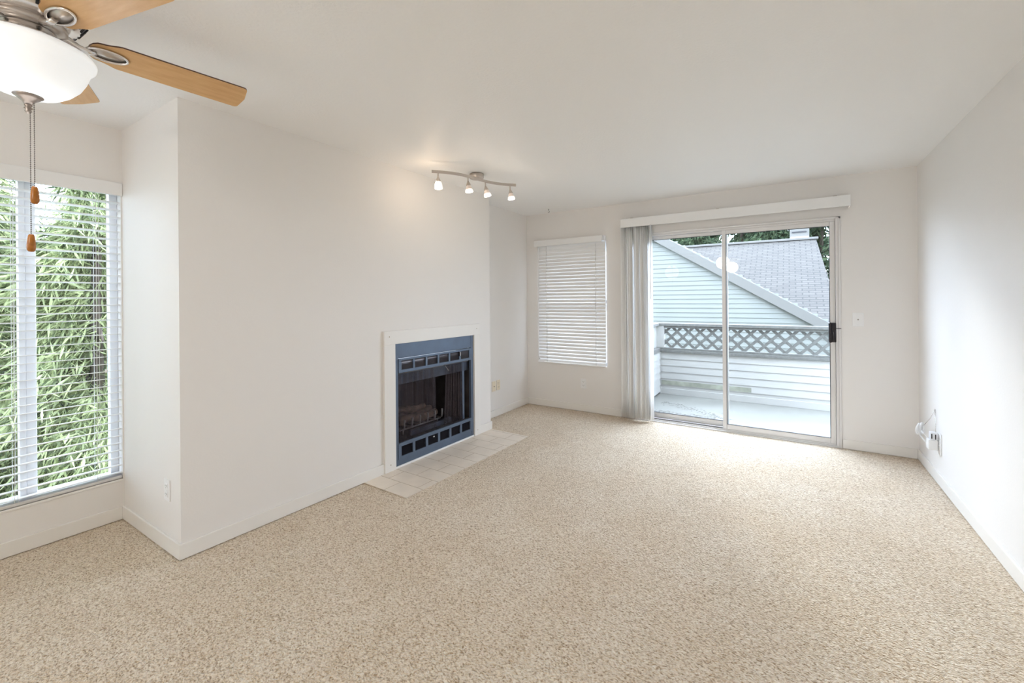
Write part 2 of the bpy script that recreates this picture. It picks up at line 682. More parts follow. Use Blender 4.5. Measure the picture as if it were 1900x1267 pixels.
MB().box(XL - 0.058, XL - 0.002, by0, by1, 2.035, 2.098, 0.002).build('headrail', 'white', bl)
v = MB()
v.box(XL + 0.004, XL + 0.016, W1[0] - 0.02, 0.9765, 2.026, 2.106, 0.003)
v.box(XL + 0.001, XL + 0.005, 0.966, 0.9765, 2.026, 2.106)
v.build('valance', 'white', bl)
MB().box(BX - 0.024, BX + 0.03, by0, by1, 0.258, 0.276, 0.004).build('bottom_rail', 'alu', bl)
c = MB()
for yy in (0.855, 0.52, 0.05, -0.45):
    for xx in (BX - 0.0255, BX + 0.0255):
        c.tube([(xx, yy, 0.27), (xx, yy, 2.04)], 0.0012, 5)
        c.tube([(xx, yy + 0.012, 0.27), (xx, yy + 0.012, 2.04)], 0.0009, 5)
c.build('ladder_cords', 'white', bl)
lc = MB().tube([(BX + 0.032, 0.90, 2.03), (BX + 0.034, 0.90, 1.3), (BX + 0.03, 0.897, 0.95)], 0.0012, 5)
lc.ball((BX + 0.03, 0.897, 0.94), 0.008, 8, (1, 1, 1.6))
lc.build('lift_cord', 'white', bl)

# ------------------------------------------------------------------ window_2 (back wall) and its closed blind
w2 = empty('window_2', (-2.25, YD + 0.1, 0.553), kind='structure')
x0, x1, z0, z1 = W2
ya, yb = YD + 0.08, YD + 0.13
fr = MB()
fr.box(x0, x1, ya, yb, z0, z0 + 0.04, 0.004).box(x0, x1, ya, yb, z1 - 0.04, z1, 0.004)
fr.box(x0, x0 + 0.04, ya, yb, z0, z1, 0.004).box(x1 - 0.04, x1, ya, yb, z0, z1, 0.004)
fr.box(x0, x1, ya, yb, 1.30, 1.34, 0.004)
fr.build('window_frame', 'vinyl', w2)
MB().box(x0 + 0.02, x1 - 0.02, YD + 0.1, YD + 0.104, z0 + 0.02, z1 - 0.02).build('window_pane', 'glass', w2)

b2 = empty('window_blind', (-2.25, YD - 0.01, 2.05),
           'closed white horizontal slat blind on the small window left of the sliding door', 'blind')
s = MB()
CY = YD - 0.012
nsl = 35
zt, zb = 2.005, 0.592
for i in range(nsl):
    z = zb + (zt - zb) * i / (nsl - 1)
    hw, th = 0.0250, 0.0013
    ang = math.radians(70 + 11 * (i / nsl))
    pts = []
    for k in range(5):
        u = -1 + k * 0.5
        bulge = 0.0028 * (1 - u * u)
        # room edge (u=-1, toward -y) is low, outer edge high: closed with the room face convex
        pts.append((CY + u * hw * math.cos(ang) - bulge * math.sin(ang), z + u * hw * math.sin(ang) + bulge * math.cos(ang)))
    for k in range(4):
        (pa, za), (pb, zb_) = pts[k], pts[k + 1]
        nx, nz = -math.sin(ang) * th, math.cos(ang) * th
        xa_, xb_ = x0 + 0.004, x1 - 0.004
        s.face([(xa_, pa + nx, za + nz), (xb_, pa + nx, za + nz), (xb_, pb + nx, zb_ + nz), (xa_, pb + nx, zb_ + nz)], True)
        s.face([(xa_, pb - nx, zb_ - nz), (xb_, pb - nx, zb_ - nz), (xb_, pa - nx, za - nz), (xa_, pa - nx, za - nz)], True)
s.build('slats', 'slat', b2)
v = MB()
v.box(-2.735, -1.832, YD - 0.060, YD - 0.048, 2.022, 2.096, 0.003)
v.box(-2.735, -2.725, YD - 0.048, YD - 0.002, 2.022, 2.096)
v.build('valance', 'white', b2)
MB().box(x0 + 0.004, x1 - 0.002, YD - 0.044, YD + 0.0, 2.042, 2.084, 0.002).build('headrail', 'white', b2)
MB().box(-1.826, -1.800, YD - 0.048, YD - 0.002, 2.034, 2.094, 0.003).build('mounting_bracket', 'vinyl', b2)
MB().box(x0 + 0.002, x1 - 0.004, CY - 0.026, CY + 0.02, 0.556, 0.572, 0.004).build('bottom_rail', 'white', b2)
c = MB()
for xx in (-2.575, -1.925):
    for yy in (CY - 0.021,):
        for k in range(nsl):   # ladder cord crosses each slat in short visible lengths
            z = zb + (zt - zb) * k / (nsl - 1)
            c.tube([(xx, CY - 0.013, z - 0.020), (xx, CY - 0.017, z + 0.018)], 0.0024, 5)
        c.tube([(xx + 0.004, CY - 0.012, 0.56), (xx + 0.004, CY - 0.012, 2.03)], 0.0012, 5)
c.build('ladder_cords', 'white', b2)
MB().tube([(-2.672, YD - 0.052, 2.02), (-2.676, YD - 0.058, 1.9), (-2.684, YD - 0.055, 1.2), (-2.683, YD - 0.05, 0.64),
           (-2.67, YD - 0.045, 0.60)], 0.0065, 8).build('tilt_wand', 'white', b2)
c = MB().tube([(-1.905, YD - 0.05, 2.02), (-1.908, YD - 0.052, 1.2)], 0.0014, 5)
c.ball((-1.908, YD - 0.052, 1.19), 0.008, 8, (1, 1, 1.8))
c.build('lift_cord', 'white', b2)
MB().box(-2.70, -1.80, YD - 0.004, YD + 0.07, 0.5445, 0.556, 0.002).build('window_sill', 'trim', w2)

# ------------------------------------------------------------------ fill_window added out of view behind the camera for more daylight
w3 = empty('fill_window', (XL - 0.09, -2.6, 0.4), kind='structure')
fr = MB()
y0, y1, z0, z1 = W3
xa, xb = XL - 0.12, XL - 0.07
fr.box(xa, xb, y0, y1, z0, z0 + 0.05).box(xa, xb, y0, y1, z1 - 0.05, z1)
for yy in (y0, -2.625, y1 - 0.05):
    fr.box(xa, xb, yy, yy + 0.05, z0, z1)
fr.build('window_frame', 'vinyl', w3)
MB().box(XL - 0.1, XL - 0.096, y0 + 0.02, y1 - 0.02, z0 + 0.02, z1 - 0.02).build('window_pane', 'glass', w3)

# ------------------------------------------------------------------ door_1 : sliding glass door
d1 = empty('door_1', (-0.55, YD, 0), kind='structure')
fr = MB()
fr.box(D1[0], D1[1], YD + 0.01, YD + 0.115, 2.040, 2.066, 0.003)     # head
fr.box(0.350, D1[1], YD - 0.004, YD + 0.115, 0.0, 2.066, 0.003)      # lock jamb
fr.box(0.371, 0.388, YD - 0.010, YD + 0.01, 0.0, 2.078, 0.002)       # drywall edge bead
fr.box(D1[0], 0.388, YD - 0.010, YD + 0.01, 2.060, 2.078, 0.002)
fr.box(D1[0], D1[0] + 0.022, YD - 0.004, YD + 0.115, 0.0, 2.066, 0.003)
fr.build('door_frame', 'alu', d1)
tr = MB()
tr.box(D1[0], D1[1], YD - 0.012, YD + 0.13, -0.02, 0.012, 0.002)
tr.box(D1[0], D1[1], YD + 0.004, YD + 0.010, 0.012, 0.026)
tr.box(D1[0], D1[1], YD + 0.062, YD + 0.068, 0.012, 0.026)
tr.build('door_track', 'alu', d1)
MB().box(D1[0], -0.57, YD + 0.012, YD + 0.060, 0.0125, 0.014).build('track_channel', 'gasket', d1)


def panel(name, x0, x1, ya, yb, z0, z1, wl, wr, wt, wb):
    p = MB()
    p.box(x0, x0 + wl, ya, yb, z0, z1, 0.003).box(x1 - wr, x1, ya, yb, z0, z1, 0.003)
    p.box(x0 + wl, x1 - wr, ya, yb, z1 - wt, z1, 0.003).box(x0 + wl, x1 - wr, ya, yb, z0, z0 + wb, 0.003)
    o = p.build(name, 'alu', d1)
    ym = (ya + yb) / 2
    MB().box(x0 + wl - 0.004, x1 - wr + 0.004, ym - 0.002, ym + 0.002, z0 + wb - 0.004, z1 - wt + 0.004).build(
        'glass_pane', 'glass', o)
    g = MB()
    a, b_, c_, d_ = x0 + wl, x1 - wr, z0 + wb, z1 - wt
    q = 0.0035
    g.box(a, a + q, ya - 0.0005, ym, c_, d_).box(b_ - q, b_, ya - 0.0005, ym, c_, d_)
    g.box(a, b_, ya - 0.0005, ym, d_ - q, d_).box(a, b_, ya - 0.0005, ym, c_, c_ + q)
    g.build('gasket', 'gasket', o)
    return o


panel('fixed_panel', D1[0] + 0.02, -0.530, YD + 0.070, YD + 0.095, 0.026, 2.042, 0.04, 0.045, 0.036, 0.062)
sl = panel('sliding_panel', -0.578, 0.349, YD + 0.012, YD + 0.042, 0.012, 2.040, 0.036, 0.040, 0.040, 0.062)
hd = MB()
hd.box(0.300, 0.318, YD - 0.030, YD + 0.012, 0.945, 1.125, 0.004)
hd.box(0.318, 0.352, YD - 0.012, YD + 0.012, 0.948, 1.122, 0.004)
hd.box(0.296, 0.304, YD - 0.036, YD - 0.006, 0.950, 1.120, 0.003)
h_ = hd.build('door_handle', 'black', d1)
MB().box(0.322, 0.332, YD - 0.018, YD - 0.010, 1.005, 1.04, 0.002).build('latch_lever', 'gasket', h_)
MB().box(0.352, 0.388, YD - 0.0125, YD - 0.009, 1.070, 1.076).build('strike_slot', 'gasket', d1)

# ------------------------------------------------------------------ vertical blind of the sliding door
vb = empty('vertical_blind', (-0.57, YD - 0.08, 2.15),
           'white vertical vane blind stacked at the left of the sliding glass door', 'blind')
v = MB()
v.box(-1.592, 0.453, YD - 0.104, YD - 0.096, 2.148, 2.244, 0.002)
v.box(-1.592, -1.584, YD - 0.096, YD - 0.001, 2.148, 2.244)
v.box(0.445, 0.453, YD - 0.096, YD - 0.001, 2.148, 2.244)
v.box(-1.592, 0.453, YD - 0.096, YD - 0.088, 2.236, 2.244)
v.build('valance', 'white', vb)
MB().box(-1.575, 0.44, YD - 0.085, YD - 0.045, 2.185, 2.215, 0.002).build('headrail', 'alu', vb)
for xx in (-1.47, -0.60, 0.345):
    MB().box(xx - 0.014, xx + 0.014, YD - 0.09, YD - 0.0005, 2.238, 2.252, 0.002).build('mounting_bracket', 'nickel', vb)
random.seed(4)
nv = 17
for i in range(nv):
    u = i / (nv - 1)
    x = -1.562 + u * 0.292
    a = math.radians(random.uniform(62, 80))
    if i in (0,): a = math.radians(35)
    if i in (1,): a = math.radians(62)
    if i in (4, 5): a = math.radians(50)
    if i in (8, 9, 12): a = math.radians(40 + 6 * (i % 3))
    twist = 0.0
    y = YD - 0.065
    m_ = MB()
    rows, cols = 6, 6
    grid = []
    for r_ in range(rows + 1):
        z = 0.028 + (2.185 - 0.028) * r_ / rows
        lean = (0.006 * math.sin(i * 2.1)) * (1 - r_ / rows)
        if i == 1: lean = 0.030 * (1 - r_ / rows)
        if i == 0: lean = -0.004 * (1 - r_ / rows)
        aa = a
        ring = []
        for k in range(cols + 1):
            t = (k / cols - 0.5) * 0.089
            bow = 0.004 * (1 - (2 * k / cols - 1) ** 2)
            px = x + lean + t * math.cos(aa) - bow * math.sin(aa)
            py = y + t * math.sin(aa) * 0.8 + bow * math.cos(aa)
            ring.append((px, min(py, YD - 0.018), z))
        grid.append(ring)
    th = 0.0006
    for r_ in range(rows):
        for k in range(cols):
            q = [grid[r_][k], grid[r_][k + 1], grid[r_ + 1][k + 1], grid[r_ + 1][k]]
            m_.face(q, True)
    bmesh.ops.remove_doubles(m_.bm, verts=m_.bm.verts, dist=0.0001)
    o = m_.build('vane', 'slat', vb)
    md = o.modifiers.new('thickness', 'SOLIDIFY')
    md.thickness = 0.0012
c = MB()
c.tube([(-1.262, YD - 0.110, 2.16), (-1.258, YD - 0.112, 1.35)], 0.004, 8)
c.build('control_wand', 'white', vb)

# ------------------------------------------------------------------ fireplace
fp = empty('fireplace', tuple(MF @ Vector((1.93, 0.0, 0.0))),
           'blue-grey steel fireplace insert with louvred vents and a white board surround', 'fireplace')
SU = (1.325, 2.520, 1.116)       # outer surround
IN = (1.436, 2.428, 1.008, 0.02)
for nm, a in (('top', (SU[0], SU[1], IN[2], SU[2])), ('left', (SU[0], IN[0], 0.0075, IN[2])),
              ('right', (IN[1] + 0.006, SU[1], 0.0075, IN[2]))):
    b_ = MB(MF).box(a[0], a[1], -0.004, 0.020, a[2], a[3], bev=0.0025).build('surround_board', 'trim', fp)
    if nm == 'top':
        sc = [(a[0] + 0.05, 1.070), (a[1] - 0.05, 1.070)]
    else:
        sc = [((a[0] + a[1]) / 2, 0.06)]
    for (sx, sz) in sc:
        MB(MF).lathe([(0.0045, 0.0195), (0.004, 0.0215), (0.0, 0.022)], (sx, 0, sz), 10, 'y').build('screw', 'screw', b_)
MB(MF).box(IN[1], IN[1] + 0.006, -0.03, -0.001, 0.02, 1.008).build('side_gap', 'gasket', fp)
# face frame
VU = (1.474, 2.392, 0.768, 0.884)
VL = (1.468, 2.400, 0.068, 0.190)
OP = (1.474, 2.392, 0.200, 0.766)
ff = MB(MF)
ff.box(IN[0], VU[0], -0.020, 0.006, 0.02, 1.008, 0.002)
ff.box(VU[1], IN[1], -0.020, 0.006, 0.02, 1.008, 0.002)
ff.box(VU[0], VU[1], -0.020, 0.004, 0.888, 1.008, 0.002)
ff.box(VU[0], VU[1], -0.020, 0.004, 0.02, 0.066, 0.002)
ff.build('face_frame', 'steel', fp)
MB(MF).box(IN[0], IN[1], 0.0, 0.014, 0.0075, 0.021, 0.002).build('base_trim', 'white', fp)


def vent(name, V, n, ins, louvre_mat, louvre_n, edge):
    p = MB(MF)
    s0, s1, z0, z1 = V
    mx0 = edge
    wslot = ((s1 - s0) - 2 * mx0 - (n - 1) * ins) / n
    zi0, zi1 = z0 + 0.024, z1 - 0.018
    p.box(s0, s1, -0.010, 0.012, z0, zi0, 0.0015).box(s0, s1, -0.010, 0.012, zi1, z1, 0.0015)
    xs = s0 + mx0
    p.box(s0, xs, -0.010, 0.012, zi0, zi1)
    lv = MB(MF)
    for i in range(n):
        a, b_ = xs, xs + wslot
        nxt = b_ + (ins if i < n - 1 else mx0)
        p.box(b_, nxt if i < n - 1 else s1, -0.010, 0.012, zi0, zi1)
        for k in range(louvre_n):
            z = zi0 + (zi1 - zi0) * (k + 0.5) / louvre_n
            lv.face([(a, 0.006, z - 0.004), (b_, 0.006, z - 0.004), (b_, -0.010, z + 0.005), (a, -0.010, z + 0.005)])
        xs = nxt
    o = p.build(name, 'steel', fp)
    lv.build('louvres', louvre_mat, o)
    MB(MF).box(s0, s1, -0.040, -0.036, z0, z1).build('vent_backing', 'black', o)
    return o


M['louvre_up'] = mat('grey_louvre_steel', (0.13, 0.115, 0.125), 0.5, metal=0.3)
M['louvre_low'] = mat('black_louvre_steel', (0.02, 0.017, 0.022), 0.5, metal=0.3)
vu = vent('upper_vent', VU, 6, 0.020, 'louvre_up', 7, 0.030)
vl = vent('lower_vent', VL, 6, 0.026, 'louvre_low', 6, 0.030)
MB(MF).box(2.206, 2.214, 0.010, 0.024, 0.825, 0.865, 0.002).build('damper_lever', 'black', vu)
MB(MF).box(2.214, 2.221, 0.010, 0.024, 0.828, 0.862, 0.002).build('lever_tip', 'white', vu)
MB(MF).ball((1.872, 0.008, 0.152), 0.008, 10, (1.2, 0.6, 0.7)).build('valve_knob', 'white', vl)
MB(MF).box(1.474, 2.392, -0.004, 0.012, 0.190, 0.200, 0.002).build('hearth_lip', 'steel', fp)
# firebox
fb = MB(MF)
D0, D2 = -0.02, -0.50
a0, a1, z0, z1 = 1.452, 2.415, 0.185, 0.80
b0, b1 = 1.60, 2.26
fb.face([(b0, D2, z0), (b1, D2, z0), (b1, D2, z1), (b0, D2, z1)])
fb.face([(a0, D0, z0), (b0, D2, z0), (b0, D2, z1), (a0, D0, z1)])
fb.face([(b1, D2, z0), (a1, D0, z0), (a1, D0, z1), (b1, D2, z1)])
fb.face([(a0, D0, z0), (a1, D0, z0), (b1, D2, z0), (b0, D2, z0)])
fb.face([(a0, D0, z1), (b0, D2, z1), (b1, D2, z1), (a1, D0, z1)])
o = fb.build('firebox', 'firebrick', fp)
md = o.modifiers.new('thickness', 'SOLIDIFY')
md.thickness = 0.012
md.offset = 1
MB(MF).box(1.474, 2.392, -0.075, -0.030, 0.665, 0.772, 0.004).build('smoke_hood', 'steel_dark', fp)
for (sa, sb) in ((1.474, 1.492), (2.305, 2.335)):
    MB(MF).box(sa, sb, -0.060, -0.030, 0.195, 0.77, 0.004).build('inner_jamb', 'steel', fp)
# spark curtains
random.seed(7)


def curtain(s0, s1, flare, folds):
    c = MB(MF)
    nx_, nz_ = 90, 10
    g = []
    for j in range(nz_ + 1):
        t = j / nz_
        z = 0.205 + (0.752 - 0.205) * t
        row = []
        for i in range(nx_ + 1):
            u = i / nx_
            s = s0 + (s1 - s0) * u + flare * (1 - t) * (u if flare > 0 else (1 - u))
            d = -0.024 + 0.010 * math.sin(u * folds * 2 * PI + 0.6 * math.sin(t * 3 + u * 9)) + 0.003 * math.sin(u * 71 + t * 2)
            row.append((s, d, z))
        g.append(row)
    for j in range(nz_):
        for i in range(nx_):
            c.face([g[j][i], g[j][i + 1], g[j + 1][i + 1], g[j + 1][i]], True)
    bmesh.ops.remove_doubles(c.bm, verts=c.bm.verts, dist=0.0001)
    return c.build('spark_curtain', 'spark', fp)


curtain(1.494, 1.935, 0.0, 7)
curtain(2.06, 2.30, -0.03, 7)
MB(MF).tube([(1.478, -0.026, 0.757), (2.388, -0.026, 0.757)], 0.004, 6).build('curtain_rod', 'iron', fp)
c = MB(MF).tube([(2.03, -0.01, 0.765), (2.045, 0.002, 0.74), (2.075, 0.002, 0.705)], 0.004, 6)
c.build('curtain_pull', 'iron', fp)

# grate and logs inside the firebox
gz = 0.193
gr = empty('log_grate', tuple(MF @ Vector((1.85, -0.24, gz))),
           'dark iron grate with upturned bars inside the fireplace', 'fire grate')
c = MB(MF)
for k in range(2):
    dd = -0.13 - 0.20 * k
    c.tube([(1.60, dd, gz + 0.055), (2.10, dd, gz + 0.055)], 0.008, 8)
    for ss in (1.64, 2.06):
        c.tube([(ss, dd, gz + 0.055), (ss, dd, gz)], 0.007, 8)
c.build('grate_frame', 'iron', gr)
for k in range(6):
    ss = 1.62 + k * 0.092
    MB(MF).tube([(ss, -0.35, gz + 0.065), (ss, -0.12, gz + 0.065), (ss, -0.092, gz + 0.078),
                 (ss - 0.004, -0.085, gz + 0.15)], 0.008, 8).build('grate_bar', 'iron', gr)
random.seed(11)


def firelog(p0, p1, r, label, mt='log'):
    a, b_ = Vector(p0), Vector(p1)
    n = 14
    pts, rr = [], []
    for i in range(n + 1):
        t = i / n
        p = a.lerp(b_, t) + Vector((0, 0.012 * math.sin(t * 5 + r * 99), 0.010 * math.sin(t * 7)))
        pts.append(p)
        rr.append(r * (1 + 0.14 * math.sin(t * 11 + r * 50) + random.uniform(-0.06, 0.06)) * (0.75 if i in (0, n) else 1))
    c = MB(MF)
    c.tube(pts, rr, 12)
    tag(c.build('fireplace_log', mt), label, 'log', 'fireplace logs')


firelog((1.60, -0.30, gz + 0.115), (2.12, -0.29, gz + 0.115), 0.040, 'charred log lying at the back of the fireplace grate')
firelog((1.63, -0.18, gz + 0.110), (2.07, -0.17, gz + 0.110), 0.036, 'charred log lying at the front of the fireplace grate')
firelog((1.62, -0.26, gz + 0.185), (1.95, -0.20, gz + 0.192), 0.030, 'small charred log lying across the top of the fireplace pile')
MB(MF)
pan = MB(MF).box(1.68, 2.20, -0.110, -0.072, gz, gz + 0.045, 0.004)
tag(pan.build('burner_pan', 'steel_dark'), 'low dark steel burner pan in front of the fireplace grate', 'burner pan')

# ------------------------------------------------------------------ tiled hearth
hz = 0.006
hx0, hx1 = XF + 0.02, -2.205
tt = MB(MF)
s_start, s_end = 1.135, Lf + 0.0
dep = 0.462
tw, tl = 0.155, 0.308
tiles = MB(MF)
i = 0
s = s_start
row_off = [0.232, 0.10, 0.232, 0.308, 0.17, 0.308]
while s < s_end - 0.01:
    e_ = min(s + tw, s_end)
    cuts = [0.0, row_off[i % 6], dep] if row_off[i % 6] < dep else [0, dep]
    if row_off[i % 6] + tl < dep:
        cuts.insert(2, row_off[i % 6] + tl)
    for a, b_ in zip(cuts, cuts[1:]):
        tiles.box(s + 0.0022, e_ - 0.0022, a + 0.0022, b_ - (0.0022 if b_ < dep else 0), 0.001, hz + 0.0002, bev=0.0008)
    s += tw
    i += 1
he = empty('tile_hearth', tuple(MF @ Vector((1.93, 0.2, 0.0))),
           'beige ceramic tile hearth set in the carpet below the fireplace', 'hearth')
tiles.build('tiles', 'tile', he)
MB(MF).box(s_start + 0.004, s_end - 0.004, 0.0, dep - 0.004, 0.0005, hz - 0.0005).build('grout_bed', 'grout', he)

# ------------------------------------------------------------------ wall plates
def plate(kind, wall, p, label, m='white', group=None, w_=0.072, h_=0.116):
    """wall: outward normal axis: '-y' back wall, '+x' recess, '-y2' chimney side, '-x' right wall"""
    R = {'-y': Matrix.Rotation(0, 4, 'Z'), '+x': Matrix.Rotation(PI / 2, 4, 'Z'), '-x': Matrix.Rotation(-PI / 2, 4, 'Z')}[wall]
    mx = Matrix.Translation(p) @ R
    t = empty(kind, p, label, 'wall plate' if kind == 'cable_jack_plate' else 'outlet', group)
    MB(mx).box(-w_ / 2, w_ / 2, -0.006, 0, -h_ / 2, h_ / 2, bev=0.0025).build('cover_plate', m, t)
    if kind == 'wall_outlet':
        for zz in (-0.022, 0.022):
            o_ = MB(mx).box(-0.016, 0.016, -0.009, -0.005, zz - 0.014, zz + 0.014, bev=0.003).build('receptacle', m, t)
            sl_ = MB(mx)
            for sx in (-0.007, 0.007):
                sl_.box(sx - 0.0012, sx + 0.0012, -0.0094, -0.0088, zz - 0.002, zz + 0.007)
            sl_.ball((0, -0.009, zz - 0.008), 0.0022, 6, (1, 0.3, 1))
            sl_.build('slots', 'gasket', o_)
    else:
        MB(mx).lathe([(0.006, -0.006), (0.005, -0.014), (0.0, -0.0145)], (0, 0, 0), 12, 'y').build('jack', 'nickel', t)
        MB(mx).lathe([(0.0024, -0.0143), (0.0, -0.0153)], (0, 0, 0), 8, 'y').build('jack_hole', 'gasket', t)
    for zz in ((-0.042, 0.042) if kind == 'cable_jack_plate' else (0.0,)):
        MB(mx).ball((0, -0.006, zz), 0.003, 8, (1, 0.5, 1)).build('screw', 'screw' if m == 'ivory' else m, t)
    return t


plate('cable_jack_plate', '-y', (0.507, YD, 1.155), 'white cable jack plate on the back wall right of the sliding door',
      w_=0.080, h_=0.122)
plate('wall_outlet', '-y', (-2.095, YD, 0.338), 'white outlet on the back wall below the closed window blind')
plate('cable_jack_plate', '+x', (XB, 4.085, 0.358), 'ivory single jack plate low on the recess wall, nearer the fireplace', 'ivory')
plate('wall_outlet', '+x', (XB, 4.176, 0.360), 'ivory outlet low on the recess wall beside the jack plate', 'ivory')
plate('wall_outlet', '-y', (-2.872, YA, 0.333), 'white outlet on the narrow chimney side wall beside the big window')

# right wall outlet, adapter, coiled cable, hook
plate('wall_outlet', '-x', (XR, 4.255, 0.300), 'white outlet on the right wall holding the plugged in adapter', w_=0.074, h_=0.15)
ad = empty('power_adapter', (XR - 0.03, 4.325, 0.29), 'white plug-in power adapter box on the right wall outlet', 'adapter')
MB().box(XR - 0.062, XR - 0.0095, 4.262, 4.330, 0.245, 0.318, 0.005).build('adapter_body', 'white', ad)
MB().box(XR - 0.050, XR - 0.012, 4.266, 4.312, 0.318, 0.372, 0.004).build('adapter_socket', 'vinyl', ad)
c = MB()
c.box(XR - 0.046, XR - 0.040, 4.2645, 4.267, 0.328, 0.362).box(XR - 0.026, XR - 0.020, 4.2645, 4.267, 0.324, 0.360)
c.build('adapter_slots', 'black', ad)
c = MB()
random.seed(3)
pts = []
cx_, cy_, cz_ = XR - 0.075, 4.43, 0.352
for i in range(150):
    a = i / 150 * 2 * PI * 6
    r_ = 0.040 + 0.007 * math.sin(i * 0.31)
    pts.append((cx_ + 0.45 * r_ * math.cos(a) + 0.012 * math.sin(i * 0.07), cy_ + r_ * math.cos(a) * 0.9,
                cz_ + r_ * math.sin(a) * 0.95 + 0.004 * math.sin(i * 0.5)))
pts += [(XR - 0.05, 4.40, 0.31), (XR - 0.045, 4.37, 0.285), (XR - 0.05, 4.34, 0.27), (XR - 0.055, 4.333, 0.275)]
c.tube(pts, 0.0042, 6)
c.tube([(cx_ - 0.01, cy_ + 0.02, cz_ - 0.03), (XR - 0.06, 4.40, 0.28), (XR - 0.03, 4.36, 0.25)], 0.006, 6)
tag(c.build('coiled_cable', 'white'), 'coil of white cable hanging beside the adapter on the right wall', 'cable')
c = MB()
c.tube([(XR - 0.004, 4.372, 0.520), (XR - 0.02, 4.42, 0.44), (XR - 0.05, 4.455, 0.375)], 0.0018, 6)
c.tube([(XR - 0.004, 4.368, 0.520), (XR - 0.012, 4.31, 0.43), (XR - 0.02, 4.276, 0.35), (XR - 0.025, 4.272, 0.30)], 0.0022, 6)
c.ball((XR - 0.004, 4.370, 0.521), 0.004, 8)
tag(c.build('hanging_cord', 'nickel_light'), 'thin pale cord looped over a pin above the right wall outlet', 'cord')

# ceiling hook
c = MB()
hx_, hy_ = -2.435, 4.639
c.lathe([(0.008, H), (0.008, H - 0.003), (0.0, H - 0.004)], (hx_, hy_, 0), 12)
c.tube([(hx_, hy_, H - 0.002), (hx_, hy_, H - 0.018), (hx_ + 0.008, hy_, H - 0.026), (hx_ + 0.010, hy_, H - 0.036),
        (hx_ + 0.001, hy_, H - 0.044), (hx_ - 0.009, hy_, H - 0.038)], 0.0022, 6)
tag(c.build('ceiling_hook', 'iron'), 'small dark metal hook screwed into the ceiling near the closed window blind', 'hook')

# ------------------------------------------------------------------ track light
tl_ = empty('track_light', (-2.262, 2.985, H), 'brushed nickel wavy bar ceiling light with four small glass shades', 'light')
CXt, CYt = -2.262, 2.985
MB().lathe([(0.0, H - 0.0005), (0.058, H - 0.0005), (0.062, H - 0.006), (0.062, H - 0.034), (0.056, H - 0.042), (0.0, H - 0.043)],
           (CXt, CYt, 0), 36).build('canopy', 'nickel', tl_)
BZ = 2.362
E0, E1 = Vector((-2.345, 2.515, BZ)), Vector((-2.02, 3.235, BZ))
dirv = (E1 - E0)
Lb = dirv.length
dirn = dirv.normalized()
perp = Vector((-dirn.y, dirn.x, 0))


def barpt(t):
    return E0 + dirv * t + perp * (-0.040 * math.sin(2 * PI * t))


bar = MB()
prev = None
nseg = 36
for i in range(nseg):
    a, b_ = barpt(i / nseg), barpt((i + 1) / nseg)
    n_ = Vector((-(b_ - a).y, (b_ - a).x, 0)).normalized()
    if prev is None:
        prev = (a - n_ * 0.0035, a + n_ * 0.0035)
    cur = (b_ - n_ * 0.0035, b_ + n_ * 0.0035)
    hh = Vector((0, 0, 0.011))
    for q in ([prev[0] - hh, cur[0] - hh, cur[0] + hh, prev[0] + hh], [cur[1] - hh, prev[1] - hh, prev[1] + hh, cur[1] + hh],
              [prev[0] + hh, cur[0] + hh, cur[1] + hh, prev[1] + hh], [cur[0] - hh, prev[0] - hh, prev[1] - hh, cur[1] - hh]):
        bar.face(q)
    if i == 0: bar.face([prev[1] - hh, prev[0] - hh, prev[0] + hh, prev[1] + hh])
    if i == nseg - 1: bar.face([cur[0] - hh, cur[1] - hh, cur[1] + hh, cur[0] + hh])
    prev = cur
bar.build('light_bar', 'nickel', tl_)
mid = barpt(0.5)
c = MB().tube([(mid.x, mid.y, BZ + 0.008), (CXt, CYt, H - 0.040)], 0.007, 10)
c.build('bar_stem', 'nickel', tl_)
tilts = [(0.05, 0.0), (0.10, 0.06), (0.20, 0.10), (0.14, 0.05)]
